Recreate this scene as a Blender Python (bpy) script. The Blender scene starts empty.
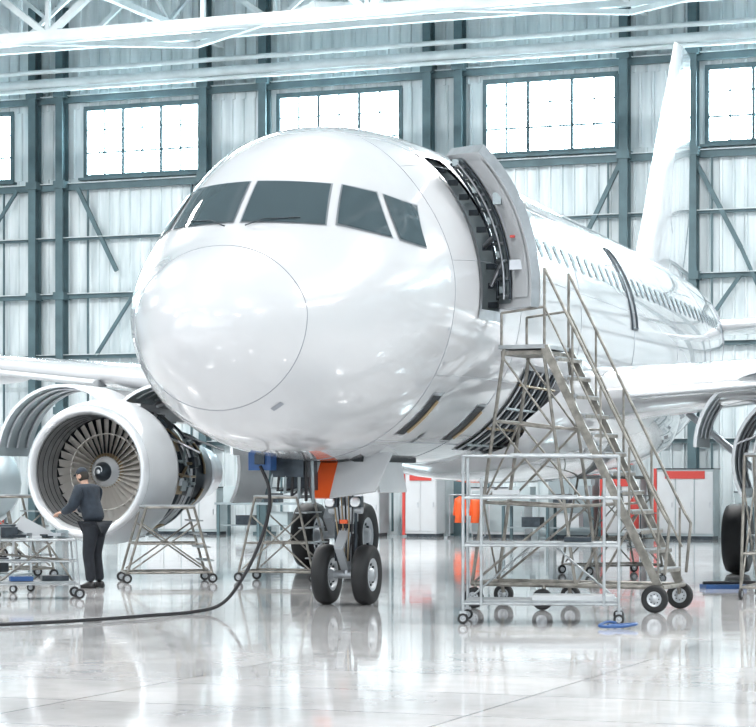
import bpy, math, random
import numpy as np
from mathutils import Vector, Matrix
random.seed(4)
scn=bpy.context.scene
rad=math.radians
# ------------------------------------------------------------ materials
def mat(name,col,rough=.5,metal=0,emit=None,es=0,noise=0,nscale=3,stretch=(1,1,1),coat=0,bump=0,spec=.5,dirt=None):
    m=bpy.data.materials.new(name); m.use_nodes=True
    nt=m.node_tree; b=nt.nodes['Principled BSDF']
    b.inputs['Base Color'].default_value=(*col,1); b.inputs['Roughness'].default_value=rough
    b.inputs['Metallic'].default_value=metal; b.inputs['Coat Weight'].default_value=coat
    b.inputs['Specular IOR Level'].default_value=spec
    if coat: b.inputs['Coat Roughness'].default_value=.02
    if emit: b.inputs['Emission Color'].default_value=(*emit,1); b.inputs['Emission Strength'].default_value=es
    if noise or bump:
        tc=nt.nodes.new('ShaderNodeTexCoord'); mp=nt.nodes.new('ShaderNodeMapping')
        mp.inputs['Scale'].default_value=stretch
        nz=nt.nodes.new('ShaderNodeTexNoise'); nz.inputs['Scale'].default_value=nscale; nz.inputs['Detail'].default_value=6
        nt.links.new(tc.outputs['Object'],mp.inputs[0]); nt.links.new(mp.outputs[0],nz.inputs['Vector'])
        cr=nt.nodes.new('ShaderNodeValToRGB')
        d=dirt or tuple(c*(1-noise) for c in col)
        cr.color_ramp.elements[0].position=.32; cr.color_ramp.elements[0].color=(*d,1)
        cr.color_ramp.elements[1].position=.68; cr.color_ramp.elements[1].color=(*col,1)
        nt.links.new(nz.outputs['Fac'],cr.inputs[0]); nt.links.new(cr.outputs[0],b.inputs['Base Color'])
        if bump:
            bp=nt.nodes.new('ShaderNodeBump'); bp.inputs['Strength'].default_value=bump; bp.inputs['Distance'].default_value=.02
            nt.links.new(nz.outputs['Fac'],bp.inputs['Height']); nt.links.new(bp.outputs[0],b.inputs['Normal'])
    return m
M_white=mat('aircraft_white',(.53,.54,.56),.22,coat=1,noise=.06,nscale=.6,spec=.6)
M_white2=mat('painted_white',(.56,.58,.60),.3,noise=.08,nscale=2)
M_glass=mat('cockpit_glass',(.045,.065,.075),.05,spec=.9)
M_cock=mat('cockpit_interior_grey',(.16,.19,.20),.25)
M_frame=mat('window_surround',(.16,.18,.20),.35)
M_seam=mat('seam_grey',(.28,.30,.33),.5)
M_win=mat('cabin_window_grey',(.07,.10,.12),.45,spec=.25)
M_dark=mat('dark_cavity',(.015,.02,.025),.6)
M_dgrey=mat('dark_metal',(.06,.075,.09),.34,.6,noise=.5,nscale=6)
M_metal=mat('bare_metal',(.55,.57,.6),.28,.9,noise=.25,nscale=5)
M_lip=mat('inlet_lip_metal',(.74,.76,.78),.24,.6)
M_blade=mat('fan_blade_metal',(.66,.63,.59),.38,.4)
M_rubber=mat('tyre_rubber',(.015,.016,.018),.6,noise=.3,nscale=8)
M_hub=mat('wheel_hub',(.5,.53,.56),.35,.4)
M_orange=mat('orange_red_paint',(.80,.11,.02),.4)
M_red=mat('red_paint',(.50,.05,.04),.5)
M_blue=mat('blue_plastic',(.02,.08,.24),.4)
M_yellow=mat('worn_grey_tube',(.31,.295,.265),.4,.4,noise=.55,nscale=9)
M_silver=mat('galvanised_tube',(.50,.53,.55),.35,.6,noise=.35,nscale=9)
M_tread=mat('grey_tread_plate',(.38,.41,.43),.5,.3,noise=.3,nscale=8)
M_black=mat('black_cable',(.012,.012,.015),.5)
M_copper=mat('pipe_bronze',(.35,.27,.17),.35,.8)
M_steel=mat('teal_steel',(.10,.16,.18),.5,.1,noise=.3,nscale=2,spec=.4)
M_truss=mat('roof_steel_light',(.70,.76,.78),.5,noise=.2,nscale=2)
M_panel=mat('ribbed_wall_panel',(.74,.80,.82),.5,.05,noise=.5,nscale=1.1,stretch=(3,1,.35),dirt=(.46,.53,.555))
M_ceil=mat('ceiling_panel',(.26,.36,.39),.6,noise=.3,nscale=.8)
M_pane=mat('daylight_pane',(.8,.9,.95),.3,emit=(.74,.94,1.0),es=34.0)
M_lamp=mat('lamp_diffuser',(1,1,1),.4,emit=(1,.98,.95),es=18)
M_cab=mat('cabinet_grey',(.40,.47,.49),.5,noise=.2,nscale=2)
M_wire=mat('duct_grey',(.30,.35,.37),.4,.5)
M_text=mat('placard_grey',(.25,.27,.30),.5)

# ------------------------------------------------------------ mesh builder
class MB:
    def __init__(s): s.v=[];s.f=[];s.m=[];s.s=[];s.mats=[]
    def mi(s,m):
        if m not in s.mats: s.mats.append(m)
        return s.mats.index(m)
    def grid(s,P,m,smooth=True,cu=False,cv=False,skip=None):
        o=len(s.v); nu=len(P); nv=len(P[0]); k=s.mi(m)
        for r in P:
            for p in r: s.v.append(tuple(p))
        for i in range(nu if cu else nu-1):
            for j in range(nv if cv else nv-1):
                if skip and skip(i,j): continue
                i2=(i+1)%nu;j2=(j+1)%nv
                s.f.append((o+i*nv+j,o+i*nv+j2,o+i2*nv+j2,o+i2*nv+j)); s.m.append(k); s.s.append(smooth)
    def poly(s,pts,m,smooth=False):
        o=len(s.v); s.v+= [tuple(p) for p in pts]; s.f.append(tuple(range(o,o+len(pts)))); s.m.append(s.mi(m)); s.s.append(smooth)
    def hexa(s,c,m):
        o=len(s.v); s.v+=[tuple(p) for p in c]; k=s.mi(m)
        for f in ((0,3,2,1),(4,5,6,7),(0,1,5,4),(1,2,6,5),(2,3,7,6),(3,0,4,7)):
            s.f.append(tuple(o+i for i in f)); s.m.append(k); s.s.append(False)
    def box(s,c,sz,m,rot=None):
        c=Vector(c); h=[x/2 for x in sz]; pts=[]
        for z in (-1,1):
            for x,y in ((-1,-1),(1,-1),(1,1),(-1,1)):
                p=Vector((x*h[0],y*h[1],z*h[2]))
                if rot is not None: p=rot@p
                pts.append(c+p)
        s.hexa(pts,m)
    def beam(s,a,b,w,h,m,up=(0,0,1)):
        a=Vector(a);b=Vector(b);d=(b-a)
        if d.length<1e-6:return
        d.normalize(); up=Vector(up)
        if abs(d.dot(up))>.98: up=Vector((0,1,0))
        x=d.cross(up).normalized()*w/2; y=x.cross(d).normalized()*h/2
        s.hexa([a-x-y,a+x-y,b+x-y,b-x-y,a-x+y,a+x+y,b+x+y,b-x+y],m)
    def ibeam(s,a,b,w,h,m,up=(0,1,0),t=.03):
        a=Vector(a);b=Vector(b);d=(b-a).normalized();up=Vector(up)
        x=d.cross(up).normalized(); y=x.cross(d).normalized()
        s.beam(a,b,t,h,m,up); s.beam(a+y*h/2,b+y*h/2,w,t,m,up); s.beam(a-y*h/2,b-y*h/2,w,t,m,up)
    def tube(s,a,b,r,m,n=8,r2=None):
        a=Vector(a);b=Vector(b);d=b-a
        if d.length<1e-6:return
        d.normalize(); u=Vector((0,0,1)) if abs(d.z)<.9 else Vector((1,0,0))
        x=d.cross(u).normalized(); y=x.cross(d); r2=r if r2 is None else r2
        R=[[a+(x*math.cos(t)+y*math.sin(t))*r for t in [i*2*math.pi/n for i in range(n)]],
           [b+(x*math.cos(t)+y*math.sin(t))*r2 for t in [i*2*math.pi/n for i in range(n)]]]
        s.grid(R,m,True,False,True); s.poly(R[0],m); s.poly(R[1][::-1],m)
    def path(s,pts,r,m,n=8):
        pts=[Vector(p) for p in pts]; R=[]
        px=None
        for i,p in enumerate(pts):
            d=(pts[min(i+1,len(pts)-1)]-pts[max(i-1,0)]).normalized()
            if px is None:
                u=Vector((0,0,1)) if abs(d.z)<.9 else Vector((1,0,0)); px=d.cross(u).normalized()
            px=(px-d*px.dot(d)).normalized(); y=px.cross(d)
            R.append([p+(px*math.cos(t)+y*math.sin(t))*r for t in [k*2*math.pi/n for k in range(n)]])
        s.grid(R,m,True,False,True); s.poly(R[0],m); s.poly(R[-1][::-1],m)
    def lathe(s,o,ax,prof,m,n=48,a0=0,a1=2*math.pi,smooth=True):
        o=Vector(o);ax=Vector(ax).normalized(); u=Vector((0,0,1)) if abs(ax.z)<.9 else Vector((1,0,0))
        x=ax.cross(u).normalized(); y=x.cross(ax); full=abs(a1-a0-2*math.pi)<1e-6
        k=n if full else n+1
        R=[[o+ax*q+(x*math.cos(t)+y*math.sin(t))*r for t in [a0+(a1-a0)*i/n for i in range(k)]] for r,q in prof]
        s.grid(R,m,smooth,False,full)
    def wheel(s,c,ax,r,w,tm=None,hm=None,hub=.55):
        tm=tm or M_rubber; hm=hm or M_hub
        h=w/2; rh=r*hub
        s.lathe(c,ax,[(rh,-h*.75),(r*.8,-h),(r*.94,-h*.85),(r,-h*.45),(r,h*.45),(r*.94,h*.85),(r*.8,h),(rh,h*.75)],tm,32)
        for sg in (-1,1):
            s.lathe(c,ax,[(rh,sg*h*.75),(rh*.88,sg*h*.78),(rh*.8,sg*h*.45),(rh*.45,sg*h*.4),(rh*.38,sg*h*.9),(0.001,sg*h*.95)],hm,24)
        for i in range(8):
            a=i*math.pi/4; ax_=Vector(ax).normalized(); u=Vector((0,0,1)); x=ax_.cross(u).normalized()
            p=Vector(c)+(x*math.cos(a)+u*math.sin(a))*rh*.62
            s.tube(p-ax_*h*.6,p+ax_*h*.6,rh*.09,M_dgrey,6)
    def obj(s,name,parent=None,loc=(0,0,0),rot=0,flat=False):
        me=bpy.data.meshes.new(name); me.from_pydata(s.v,[],s.f)
        for m in s.mats: me.materials.append(m)
        me.polygons.foreach_set('material_index',s.m); me.polygons.foreach_set('use_smooth',s.s); me.update()
        ob=bpy.data.objects.new(name,me); scn.collection.objects.link(ob)
        ob.location=loc; ob.rotation_euler=(0,0,rot)
        if parent: ob.parent=parent
        return ob
def empty(name,loc=(0,0,0),rot=0):
    e=bpy.data.objects.new(name,None); scn.collection.objects.link(e); e.location=loc; e.rotation_euler=(0,0,rot); return e

# ------------------------------------------------------------ hangar shell (local frame: x along back wall, y away from camera)
HR=-rad(21.1); HL=(0,63.6,0)
U0,U1,YF,ZC=-34,50,-78,17.0
def floor_mat():
    m=bpy.data.materials.new('polished_floor'); m.use_nodes=True; nt=m.node_tree; b=nt.nodes['Principled BSDF']
    tc=nt.nodes.new('ShaderNodeTexCoord')
    n1=nt.nodes.new('ShaderNodeTexNoise'); n1.inputs['Scale'].default_value=.5; n1.inputs['Detail'].default_value=8
    n1.inputs['Roughness'].default_value=.65
    nt.links.new(tc.outputs['Object'],n1.inputs['Vector'])
    cr=nt.nodes.new('ShaderNodeValToRGB'); cr.color_ramp.elements[0].position=.35; cr.color_ramp.elements[0].color=(.50,.495,.50,1)
    cr.color_ramp.elements[1].position=.65; cr.color_ramp.elements[1].color=(.74,.73,.73,1)
    nt.links.new(n1.outputs['Fac'],cr.inputs[0])
    br=nt.nodes.new('ShaderNodeTexBrick'); br.inputs['Scale'].default_value=1; br.inputs['Mortar Size'].default_value=.014
    br.inputs['Brick Width'].default_value=3; br.inputs['Row Height'].default_value=1.5; br.offset=0
    br.inputs['Color1'].default_value=(1,1,1,1); br.inputs['Color2'].default_value=(.88,.885,.89,1); br.inputs['Mortar'].default_value=(.5,.51,.52,1)
    nt.links.new(tc.outputs['Object'],br.inputs['Vector'])
    mx=nt.nodes.new('ShaderNodeMix'); mx.data_type='RGBA'; mx.blend_type='MULTIPLY'; mx.inputs[0].default_value=1
    nt.links.new(cr.outputs[0],mx.inputs[6]); nt.links.new(br.outputs['Color'],mx.inputs[7]); nt.links.new(mx.outputs[2],b.inputs['Base Color'])
    n2=nt.nodes.new('ShaderNodeTexNoise'); n2.inputs['Scale'].default_value=1.3; n2.inputs['Detail'].default_value=9; n2.inputs['Roughness'].default_value=.7
    nt.links.new(tc.outputs['Object'],n2.inputs['Vector'])
    mr=nt.nodes.new('ShaderNodeMapRange'); mr.inputs[1].default_value=.3; mr.inputs[2].default_value=.7; mr.inputs[3].default_value=.02; mr.inputs[4].default_value=.11
    nt.links.new(n2.outputs['Fac'],mr.inputs[0]); nt.links.new(mr.outputs[0],b.inputs['Roughness'])
    b.inputs['Specular IOR Level'].default_value=1.0
    n3=nt.nodes.new('ShaderNodeTexNoise'); n3.inputs['Scale'].default_value=1.2; n3.inputs['Detail'].default_value=2
    nt.links.new(tc.outputs['Object'],n3.inputs['Vector'])
    bp=nt.nodes.new('ShaderNodeBump'); bp.inputs['Strength'].default_value=.09; bp.inputs['Distance'].default_value=.02
    nt.links.new(n3.outputs['Fac'],bp.inputs['Height']); nt.links.new(bp.outputs[0],b.inputs['Normal'])
    return m
fl=MB(); fl.box(((U0+U1)/2,YF/2,-.1),(U1-U0,-YF,.2),floor_mat()); fl.obj('floor',None,HL,HR)
ce=MB(); ce.box(((U0+U1)/2,YF/2,ZC+.1),(U1-U0,-YF,.2),M_ceil)
for k in range(int((U1-U0)/1.05)):
    ce.box((U0+.6+k*1.05,YF/2,ZC-.05),(.12,-YF,.1),M_ceil)
ce.obj('ceiling',None,HL,HR)
WW=3.75; WS=6.25; WC0=-1.18; WZ0,WZ1=10.53,12.57
wcs=[WC0+WS*i for i in range(-4,8)]
wb=MB()
def ribbed(mb,u0,u1,z0,z1,y=0,p=.34,d=.05):
    n=max(1,int(round((u1-u0)/p))); q=(u1-u0)/n; xs=[]
    for i in range(n):
        a=u0+i*q; xs+=[(a,y),(a+q*.70,y),(a+q*.78,y-d),(a+q*.92,y-d)]
    xs.append((u1,y))
    mb.grid([[ (x,yy,z) for x,yy in xs] for z in (z0,z1)],M_panel,False)
ribbed(wb,U0,U1,0,4.2); 
wb.grid([[(U0,-.02,4.2),(U1,-.02,4.2)],[(U0,-.08,4.32),(U1,-.08,4.32)]],M_panel,False)
ribbed(wb,U0,U1,4.25,WZ0)
ribbed(wb,U0,U1,WZ1,ZC)
prev=U0
for c in wcs:
    a,b=c-WW/2,c+WW/2
    if a>prev: ribbed(wb,prev,a,WZ0,WZ1)
    prev=b
if prev<U1: ribbed(wb,prev,U1,WZ0,WZ1)
wb.box(((U0+U1)/2,.25,ZC/2),(U1-U0,.02,ZC),M_ceil)
wb.obj('wall_back',None,HL,HR)
for x,n in ((U0,'wall_left'),(U1,'wall_right')):
    w=MB(); w.box((x,YF/2,ZC/2),(.2,-YF,ZC),M_panel)
    for k in range(12): w.box((x+(.2 if x<0 else -.2),-3-k*6.5,ZC/2),(.3,.3,ZC),M_steel)
    w.obj(n,None,HL,HR)
# front wall: tall hangar doors, glazed openings looking to the sky
wf=MB()
wf.box(((U0+U1)/2,YF,1.5),(U1-U0,.3,3.0),M_panel); wf.box(((U0+U1)/2,YF,15.8),(U1-U0,.3,2.4),M_panel)
for k in range(29): wf.box((U0+k*3,YF,8),(.35 if k%4 else 1.2,.3,14),M_steel)
for z in (5.5,8.3,11.2): wf.box(((U0+U1)/2,YF,z),(U1-U0,.25,.22),M_steel)
wf.obj('wall_front',None,HL,HR)
# back windows
for i,c in enumerate(wcs):
    w=MB(); y=.06
    w.box((c,y,(WZ0+WZ1)/2),(WW,.03,WZ1-WZ0),M_pane)
    for k in range(7):
        wd=.12 if k in(0,6) else (.085 if k%2==0 else .045)
        w.box((c-WW/2+k*WW/6,y-.07,(WZ0+WZ1)/2),(wd,.1,WZ1-WZ0),M_steel)
    for z,t in ((WZ0,.16),(WZ1,.14),(WZ0+.72,.05),(WZ0+1.40,.035)):
        w.box((c,y-.08,z),(WW+.1,.1,t),M_steel)
    w.box((c,y-.16,WZ0-.06),(WW+.3,.26,.07),M_steel)
    w.obj('window_%d'%(i+1),None,HL,HR)
# steel columns and girts
cols=[]
for i in range(-4,8):
    m=WC0+WS*i+WS/2
    cols+= [m-.93,m+.95] if i%2 else [m-.3,m+.62]
for c in cols:
    k=MB(); k.ibeam((c,-.34,0),(c,-.34,15.6),.24,.34,M_steel,up=(0,1,0),t=.04)
    k.box((c,-.34,.03),(.5,.5,.06),M_steel)
    for z in (3.6,7.0,10.3,13.0): k.box((c,-.36,z),(.36,.42,.22),M_steel)
    k.obj('steel_column',None,HL,HR)
g=MB()
for z,h in ((2.6,.12),(5.2,.12),(7.0,.14),(8.7,.08),(10.25,.2),(12.85,.2)):
    g.box(((U0+U1)/2,-.18,z),(U1-U0-.4,.14,h),M_steel)
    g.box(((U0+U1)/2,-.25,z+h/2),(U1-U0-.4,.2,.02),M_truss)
for i in range(-4,8):
    m=WC0+WS*i
    if i%2==0:
        g.beam((m-2.2,-.3,10.2),(m-.9,-.3,7.7),.09,.12,M_steel); g.beam((m-.9,-.3,7.7),(m+.2,-.3,5.2),.07,.1,M_steel)
        g.beam((m-2.2,-.3,5.2),(m-.9,-.3,7.0),.07,.1,M_steel)
        g.beam((m+2.2,-.3,10.2),(m+.6,-.3,8.0),.07,.1,M_steel)
    else:
        g.beam((m-2.0,-.3,10.2),(m-.7,-.3,7.7),.09,.12,M_steel); g.beam((m-.2,-.3,6.9),(m-1.4,-.3,5.2),.07,.1,M_steel)
        g.beam((m+2.1,-.3,10.2),(m+.9,-.3,7.8),.09,.12,M_steel)
    for dx in (-1.7,1.7): g.beam((m+dx,-.22,.1),(m+dx,-.22,10.2),.05,.05,M_steel)
g.obj('wall_girts',None,HL,HR)
p=MB()
for z,r,m in ((13.25,.13,M_truss),(13.6,.07,M_truss),(13.05,.06,M_truss)):
    p.tube((U0+.3,-.85,z),(U1-.3,-.85,z),r,m,10)
p.obj('service_pipes',None,HL,HR)
def truss(y,z0,z1,step,r,m,off=0):
    t=MB(); t.beam((U0+.3,y,z0),(U1-.3,y,z0),r*2.4,r*2.2,m); t.beam((U0+.3,y,z1),(U1-.3,y,z1),r*2.4,r*2.2,m)
    x=U0+off+1; up=True
    while x+step<U1-1:
        a,b=((x,y,z0),(x+step,y,z1)) if up else ((x,y,z1),(x+step,y,z0))
        t.beam(a,b,r*1.5,r*1.5,m)
        t.beam((x,y,z0),(x,y,z1),r,r,m); x+=step; up=not up
    t.obj('roof_truss',None,HL,HR)
truss(-2.4,13.95,16.4,3.1,.075,M_truss)
truss(-5.2,13.55,16.4,3.8,.07,M_truss,1.7)
truss(-8.5,12.95,16.4,4.4,.11,M_truss,.8)
truss(-24,14.4,16.6,3.1,.08,M_truss,.3)
truss(-40,14.6,16.6,3.1,.08,M_truss,.3)
truss(-56,14.6,16.6,3.1,.08,M_truss,.3)
for i in range(-3,6,2):
    u=WC0+WS*i+WS/2-.3; t=MB(); zz=14.05; z1=16.4
    t.beam((u,-.6,zz),(u,-60,zz),.16,.16,M_truss); t.beam((u,-.6,z1),(u,-60,z1),.16,.16,M_truss)
    for k in range(18):
        y=-.8-k*3.2; t.beam((u,y,zz if k%2 else z1),(u,y-3.2,z1 if k%2 else zz),.09,.09,M_truss)
    t.beam((u,-2.2,13.75),(u+WS,-8.4,13.2),.14,.14,M_truss); t.beam((u+2*WS,-2.2,13.75),(u+WS,-8.4,13.2),.14,.14,M_truss)
    t.obj('roof_truss',None,HL,HR)
for iu,u in enumerate((-12,0,12,24,36)):
    for iy,y in enumerate((-14,-30,-44,-58)):
        l=MB(); l.box((0,0,.14),(3.6,1.1,.16),M_truss); l.box((0,0,.05),(3.5,1.0,.02),M_lamp)
        for sx in (-1,1): l.tube((sx*1.5,0,.2),(sx*1.5,0,ZC-14.2),.02,M_steel,6)
        R=Matrix.Rotation(HR,4,'Z'); w=Vector(HL)+R@Vector((u,y,14.2))
        lo=l.obj('ceiling_lamp',None,w,HR)
        ld=bpy.data.lights.new('lamp_light','AREA'); ld.shape='RECTANGLE'; ld.size=3.4; ld.size_y=.95; ld.energy=(1500,1050,850,750)[iy]; ld.color=(1,.99,.98)
        lob=bpy.data.objects.new('lamp_light',ld); scn.collection.objects.link(lob); lob.parent=lo; lob.location=(0,0,.02)

# ------------------------------------------------------------ airliner (local frame: x = image right/aircraft left, y = aft)
TH=-rad(17.5)
PL=Vector((-1.954,23.54,0))
plane=empty('passenger_airliner',PL,TH)
st=np.array([0,.02,.08,.2,.42,.68,.94,1.26,1.52,1.78,2.12,2.6,3.1,3.65,4.8,6.0,8,14,19,21,24,27,30,33,33.8])
tp=np.array([3.2,3.37,3.51,3.68,3.86,4.03,4.17,4.36,4.61,4.86,5.13,5.44,5.66,5.81,5.97,6.04,6.06,6.06,6.06,6.06,6.06,6.02,5.86,5.6,5.35])
bt=np.array([3.2,3.02,2.88,2.71,2.53,2.37,2.24,2.10,2.02,1.97,1.91,1.86,1.83,1.81,1.80,1.80,1.80,1.80,1.80,1.86,2.35,3.2,4.1,4.65,4.9])
hw=np.array([0,.18,.33,.53,.75,.94,1.08,1.25,1.36,1.46,1.575,1.70,1.80,1.87,1.95,1.975,1.975,1.975,1.975,1.96,1.78,1.41,.92,.5,.25])
zc=np.array([3.2,3.2,3.21,3.22,3.25,3.3,3.35,3.42,3.48,3.54,3.62,3.7,3.77,3.82,3.88,3.9,3.9,3.9,3.9,3.93,4.1,4.5,4.9,5.1,5.12])
def pchip(x,y):
    h=np.diff(x); d=np.diff(y)/h; m=np.zeros(len(x))
    for i in range(1,len(x)-1):
        if d[i-1]*d[i]>0:
            w1=2*h[i]+h[i-1]; w2=h[i]+2*h[i-1]; m[i]=(w1+w2)/(w1/d[i-1]+w2/d[i])
    m[0]=d[0]; m[-1]=d[-1]
    def f(t):
        i=min(max(int(np.searchsorted(x,t)-1),0),len(x)-2); u=(t-x[i])/h[i]
        return ((1+2*u)*(1-u)**2)*y[i]+u*(1-u)**2*h[i]*m[i]+u*u*(3-2*u)*y[i+1]+u*u*(u-1)*h[i]*m[i+1]
    return f
fT,fB,fW,fC=[pchip(st,a) for a in (tp,bt,hw,zc)]
fK=pchip(np.array([0,.6,1.5,2.4,3.3,4.4,40]),np.array([0,.03,.105,.12,.08,0,0]))
def xmul(s,ph): return 1-(fK(s)*math.sin(2*ph)**2 if math.sin(ph)>0 else 0)
def surf(s,ph,off=0):
    w,c=fW(s),fC(s); hh=(fT(s)-c) if math.sin(ph)>=0 else (c-fB(s))
    p=Vector((w*math.cos(ph)*xmul(s,ph),s,c+hh*math.sin(ph)))
    if off:
        e=1e-3; a=surf(s+e,ph)-surf(max(s-e,0),ph); b=surf(s,ph+e)-surf(s,ph-e); n=b.cross(a)
        if n.length>1e-12:
            n.normalize()
            if n.dot(Vector((math.cos(ph),-.001,math.sin(ph))))<0: n=-n
            p=p+n*off
    return p
def phz(s,z):
    c=fC(s); hh=(fT(s)-c) if z>=c else (c-fB(s)); return math.asin(max(-1,min(1,(z-c)/hh)))
def at_xz(x,z,off=0):
    lo,hi=.01,6.0
    for _ in range(40):
        s=(lo+hi)/2
        if z>=fT(s) or surf(s,phz(s,z)).x<x: lo=s
        else: hi=s
    return surf(hi,phz(hi,z),off)
D0,D1,DZ0,DZ1=4.50,5.32,3.62,5.58
ss=[0]+[ .01*1.35**i for i in range(10)]
s=ss[-1]
while s<7: s+=.07; ss.append(s)
while s<33.7: s+=.35; ss.append(s)
ss=[q for q in ss if abs(q-D0)>.03 and abs(q-D1)>.03 and q<33.7]+[D0,D1,33.8]; ss.sort()
NP=160
fu=MB()
ph0,ph1=phz(5,DZ0),phz(5,DZ1)
def skip(i,j):
    a=2*math.pi*(j+.5)/NP
    if a>math.pi:a-=2*math.pi
    return ss[i]>=D0-1e-6 and ss[i+1]<=D1+1e-6 and ph0<a<ph1
fu.grid([[surf(q,2*math.pi*j/NP) for j in range(NP)] for q in ss],M_white,True,False,True,skip)
fu.poly([surf(33.8,2*math.pi*j/24) for j in range(24)],M_dgrey)
def patch(mb,s0,s1,a0,a1,off,m,n=12,k=12):
    mb.grid([[surf(s0+(s1-s0)*i/n,a0+(a1-a0)*j/k,off) for j in range(k+1)] for i in range(n+1)],m,True)
def bulk(s_,m):
    P=[surf(s_,ph0-.04+(ph1-ph0+.08)*j/14,-.05) for j in range(15)]
    P+=[Vector((.35,s_,P[-1].z)),Vector((.35,s_,P[0].z))]; fu.poly(P,m)
bulk(D0-.1,M_white2); bulk(D1+.12,M_wire)
fu.poly([(.35,D0-.1,3.55),(.35,D1+.12,3.55),(.35,D1+.12,5.6),(.35,D0-.1,5.6)],M_white2)
fu.box((1.1,(D0+D1)/2,3.58),(1.5,1.0,.04),M_dgrey)
fu.obj('fuselage',plane)
det=MB()
for s0,s1 in ((D0-.05,D0+.03),(D1-.03,D1+.05)): patch(det,s0,s1,ph0-.03,ph1+.03,.012,M_metal,2,20)
for a0,a1 in ((ph0-.04,ph0+.02),(ph1-.02,ph1+.04)): patch(det,D0-.05,D1+.05,a0,a1,.013,M_metal,8,2)
for k in range(9):
    a=ph0+(ph1-ph0)*(k+.5)/9; q=surf(D1-.02,a,-.08); det.box(q,(.12,.05,.07),M_dgrey); q=surf(D0+.04,a,-.06); det.box(q,(.09,.05,.06),M_metal)
def win(c,layers=None,sides=(1,-1)):
    for mirror in sides:
        for off,m,gr in (layers or ((.006,M_frame,.022),(.014,M_glass,0))):
            cc=[Vector((x,z)) for x,z in c]; cen=sum(cc,Vector((0,0)))/4
            cc=[p+(p-cen).normalized()*gr for p in cc]
            n=14; P=[]
            for i in range(n+1):
                row=[]
                for j in range(n+1):
                    u,v=i/n,j/n
                    p=(cc[0]*(1-u)+cc[1]*u)*(1-v)+(cc[3]*(1-u)+cc[2]*u)*v
                    row.append(p)
                P.append(row)
            P=[[at_xz(max(p.x,.004),p.y,off) for p in r] for r in P]
            if mirror<0: P=[[Vector((-p.x,p.y,p.z)) for p in r] for r in P]
            det.grid(P,m,True)
win([(.05,4.42),(.90,4.40),(.80,4.91),(.05,4.93)])
win([(1.0,4.42),(1.44,4.32),(1.17,4.86),(.90,4.91)])
win([(1.50,4.31),(1.68,4.25),(1.48,4.76),(1.23,4.85)])
for mx in (1,-1):
    det.path([Vector((p.x*mx,p.y,p.z)) for p in (at_xz(.12,4.36,.02),at_xz(.3,4.42,.04),at_xz(.66,4.45,.035))],.008,M_dgrey,6)
def ring(s,r,m=M_seam,off=.002,tilt=0):
    P=[surf(s+tilt*math.sin(a),a,off) for a in [2*math.pi*i/96 for i in range(97)]]; det.path(P,r,m,5)
ring(.80,.0055,M_seam,.001,.04)
ring(3.6,.004); ring(6.4,.004); ring(10,.005); ring(14,.005); ring(18,.005); ring(22,.005)
for a in (rad(-30),rad(10),rad(48),rad(-62)): det.path([surf(q,a,.001) for q in np.linspace(3.6,22,60)],.004,M_seam,4)
patch(det,.98,1.05,rad(-62),rad(-55),.004,M_text,3,5)
for s_,a in ((3.5,rad(-14)),(3.7,rad(-26))): patch(det,s_,s_+.05,a,a+.02,.004,M_text,3,3)
for s0,s1,a0,a1 in ((3.95,4.22,rad(-57),rad(-38)),(6.0,6.35,rad(-59),rad(-41))):
    patch(det,s0-.04,s1+.04,a0-.02,a1+.02,.004,M_metal,4,14); patch(det,s0,s1,a0,a1,.010,M_dark,4,14)
    det.path([surf(s1-.05,a0+(a1-a0)*k/10,.02) for k in range(1,10)],.025,M_copper,6)
patch(det,4.9,5.0,rad(-62),rad(-56),.006,M_dgrey,3,5)
patch(det,7.2,9.3,rad(-66),rad(-22),.006,M_metal); patch(det,7.26,9.24,rad(-65),rad(-24),.014,M_dark)
for k in range(9):
    q=7.3+k*.22; det.path([surf(q,rad(-64+j*4),.03) for j in range(11)],.018,M_dgrey if k%2 else M_metal,5)
for j in range(4): det.path([surf(7.25+k*.2,rad(-60+j*10),.04) for k in range(11)],.02,M_copper if j%2 else M_wire,5)
patch(det,4.3,6.9,rad(-99),rad(-81),.012,M_dark)
ZW=4.74
for side in (1,-1):
    for k in range(40):
        s_=7.0+k*.52
        if s_>27.2: break
        a=phz(s_,ZW+ (max(0,s_-22)*.01))
        off,m,h,w=.012,M_win,.15,.10
        pts=[]
        for i in range(16):
            t=2*math.pi*i/16; cx=math.copysign(abs(math.cos(t))**.6,math.cos(t))*w; cz=math.copysign(abs(math.sin(t))**.6,math.sin(t))*h
            q=surf(s_+cx,a+cz/2.05,off); pts.append(Vector((q.x*side,q.y,q.z)))
        det.poly(pts,m)
def outl(s0,s1,z0,z1,side,r=.012,m=M_dgrey):
    P=[]
    zs=np.linspace(z0,z1,14)
    for z in zs: P.append(surf(s0,phz(s0,z),.004))
    for q in np.linspace(s0,s1,5)[1:]: P.append(surf(q,phz(q,z1),.004))
    for z in zs[::-1][1:]: P.append(surf(s1,phz(s1,z),.004))
    for q in np.linspace(s1,s0,5)[1:]: P.append(surf(q,phz(q,z0),.004))
    det.path([Vector((p.x*side,p.y,p.z)) for p in P],r,m,5)
for sd in (1,-1):
    outl(13.8,14.2,4.0,5.3,sd,.03); outl(26.0,26.8,3.9,5.3,sd,.008,M_seam)
det.obj('fuselage_details',plane)
dr=MB()
def hinge(p,ang):
    piv=Vector((surf(D1,phz(D1,4.5)).x+.10,D1+.03)); q=Vector((p.x+.10,p.y+.03))-piv
    c,s_=math.cos(ang),math.sin(ang); return Vector((piv.x+q.x*c-q.y*s_,piv.y+q.x*s_+q.y*c,p.z+.06))
ANG=rad(45)
n=20
Pout=[[hinge(surf(D0+(D1-D0)*i/8,ph0+(ph1-ph0)*j/n,.0),ANG) for j in range(n+1)] for i in range(9)]
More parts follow.
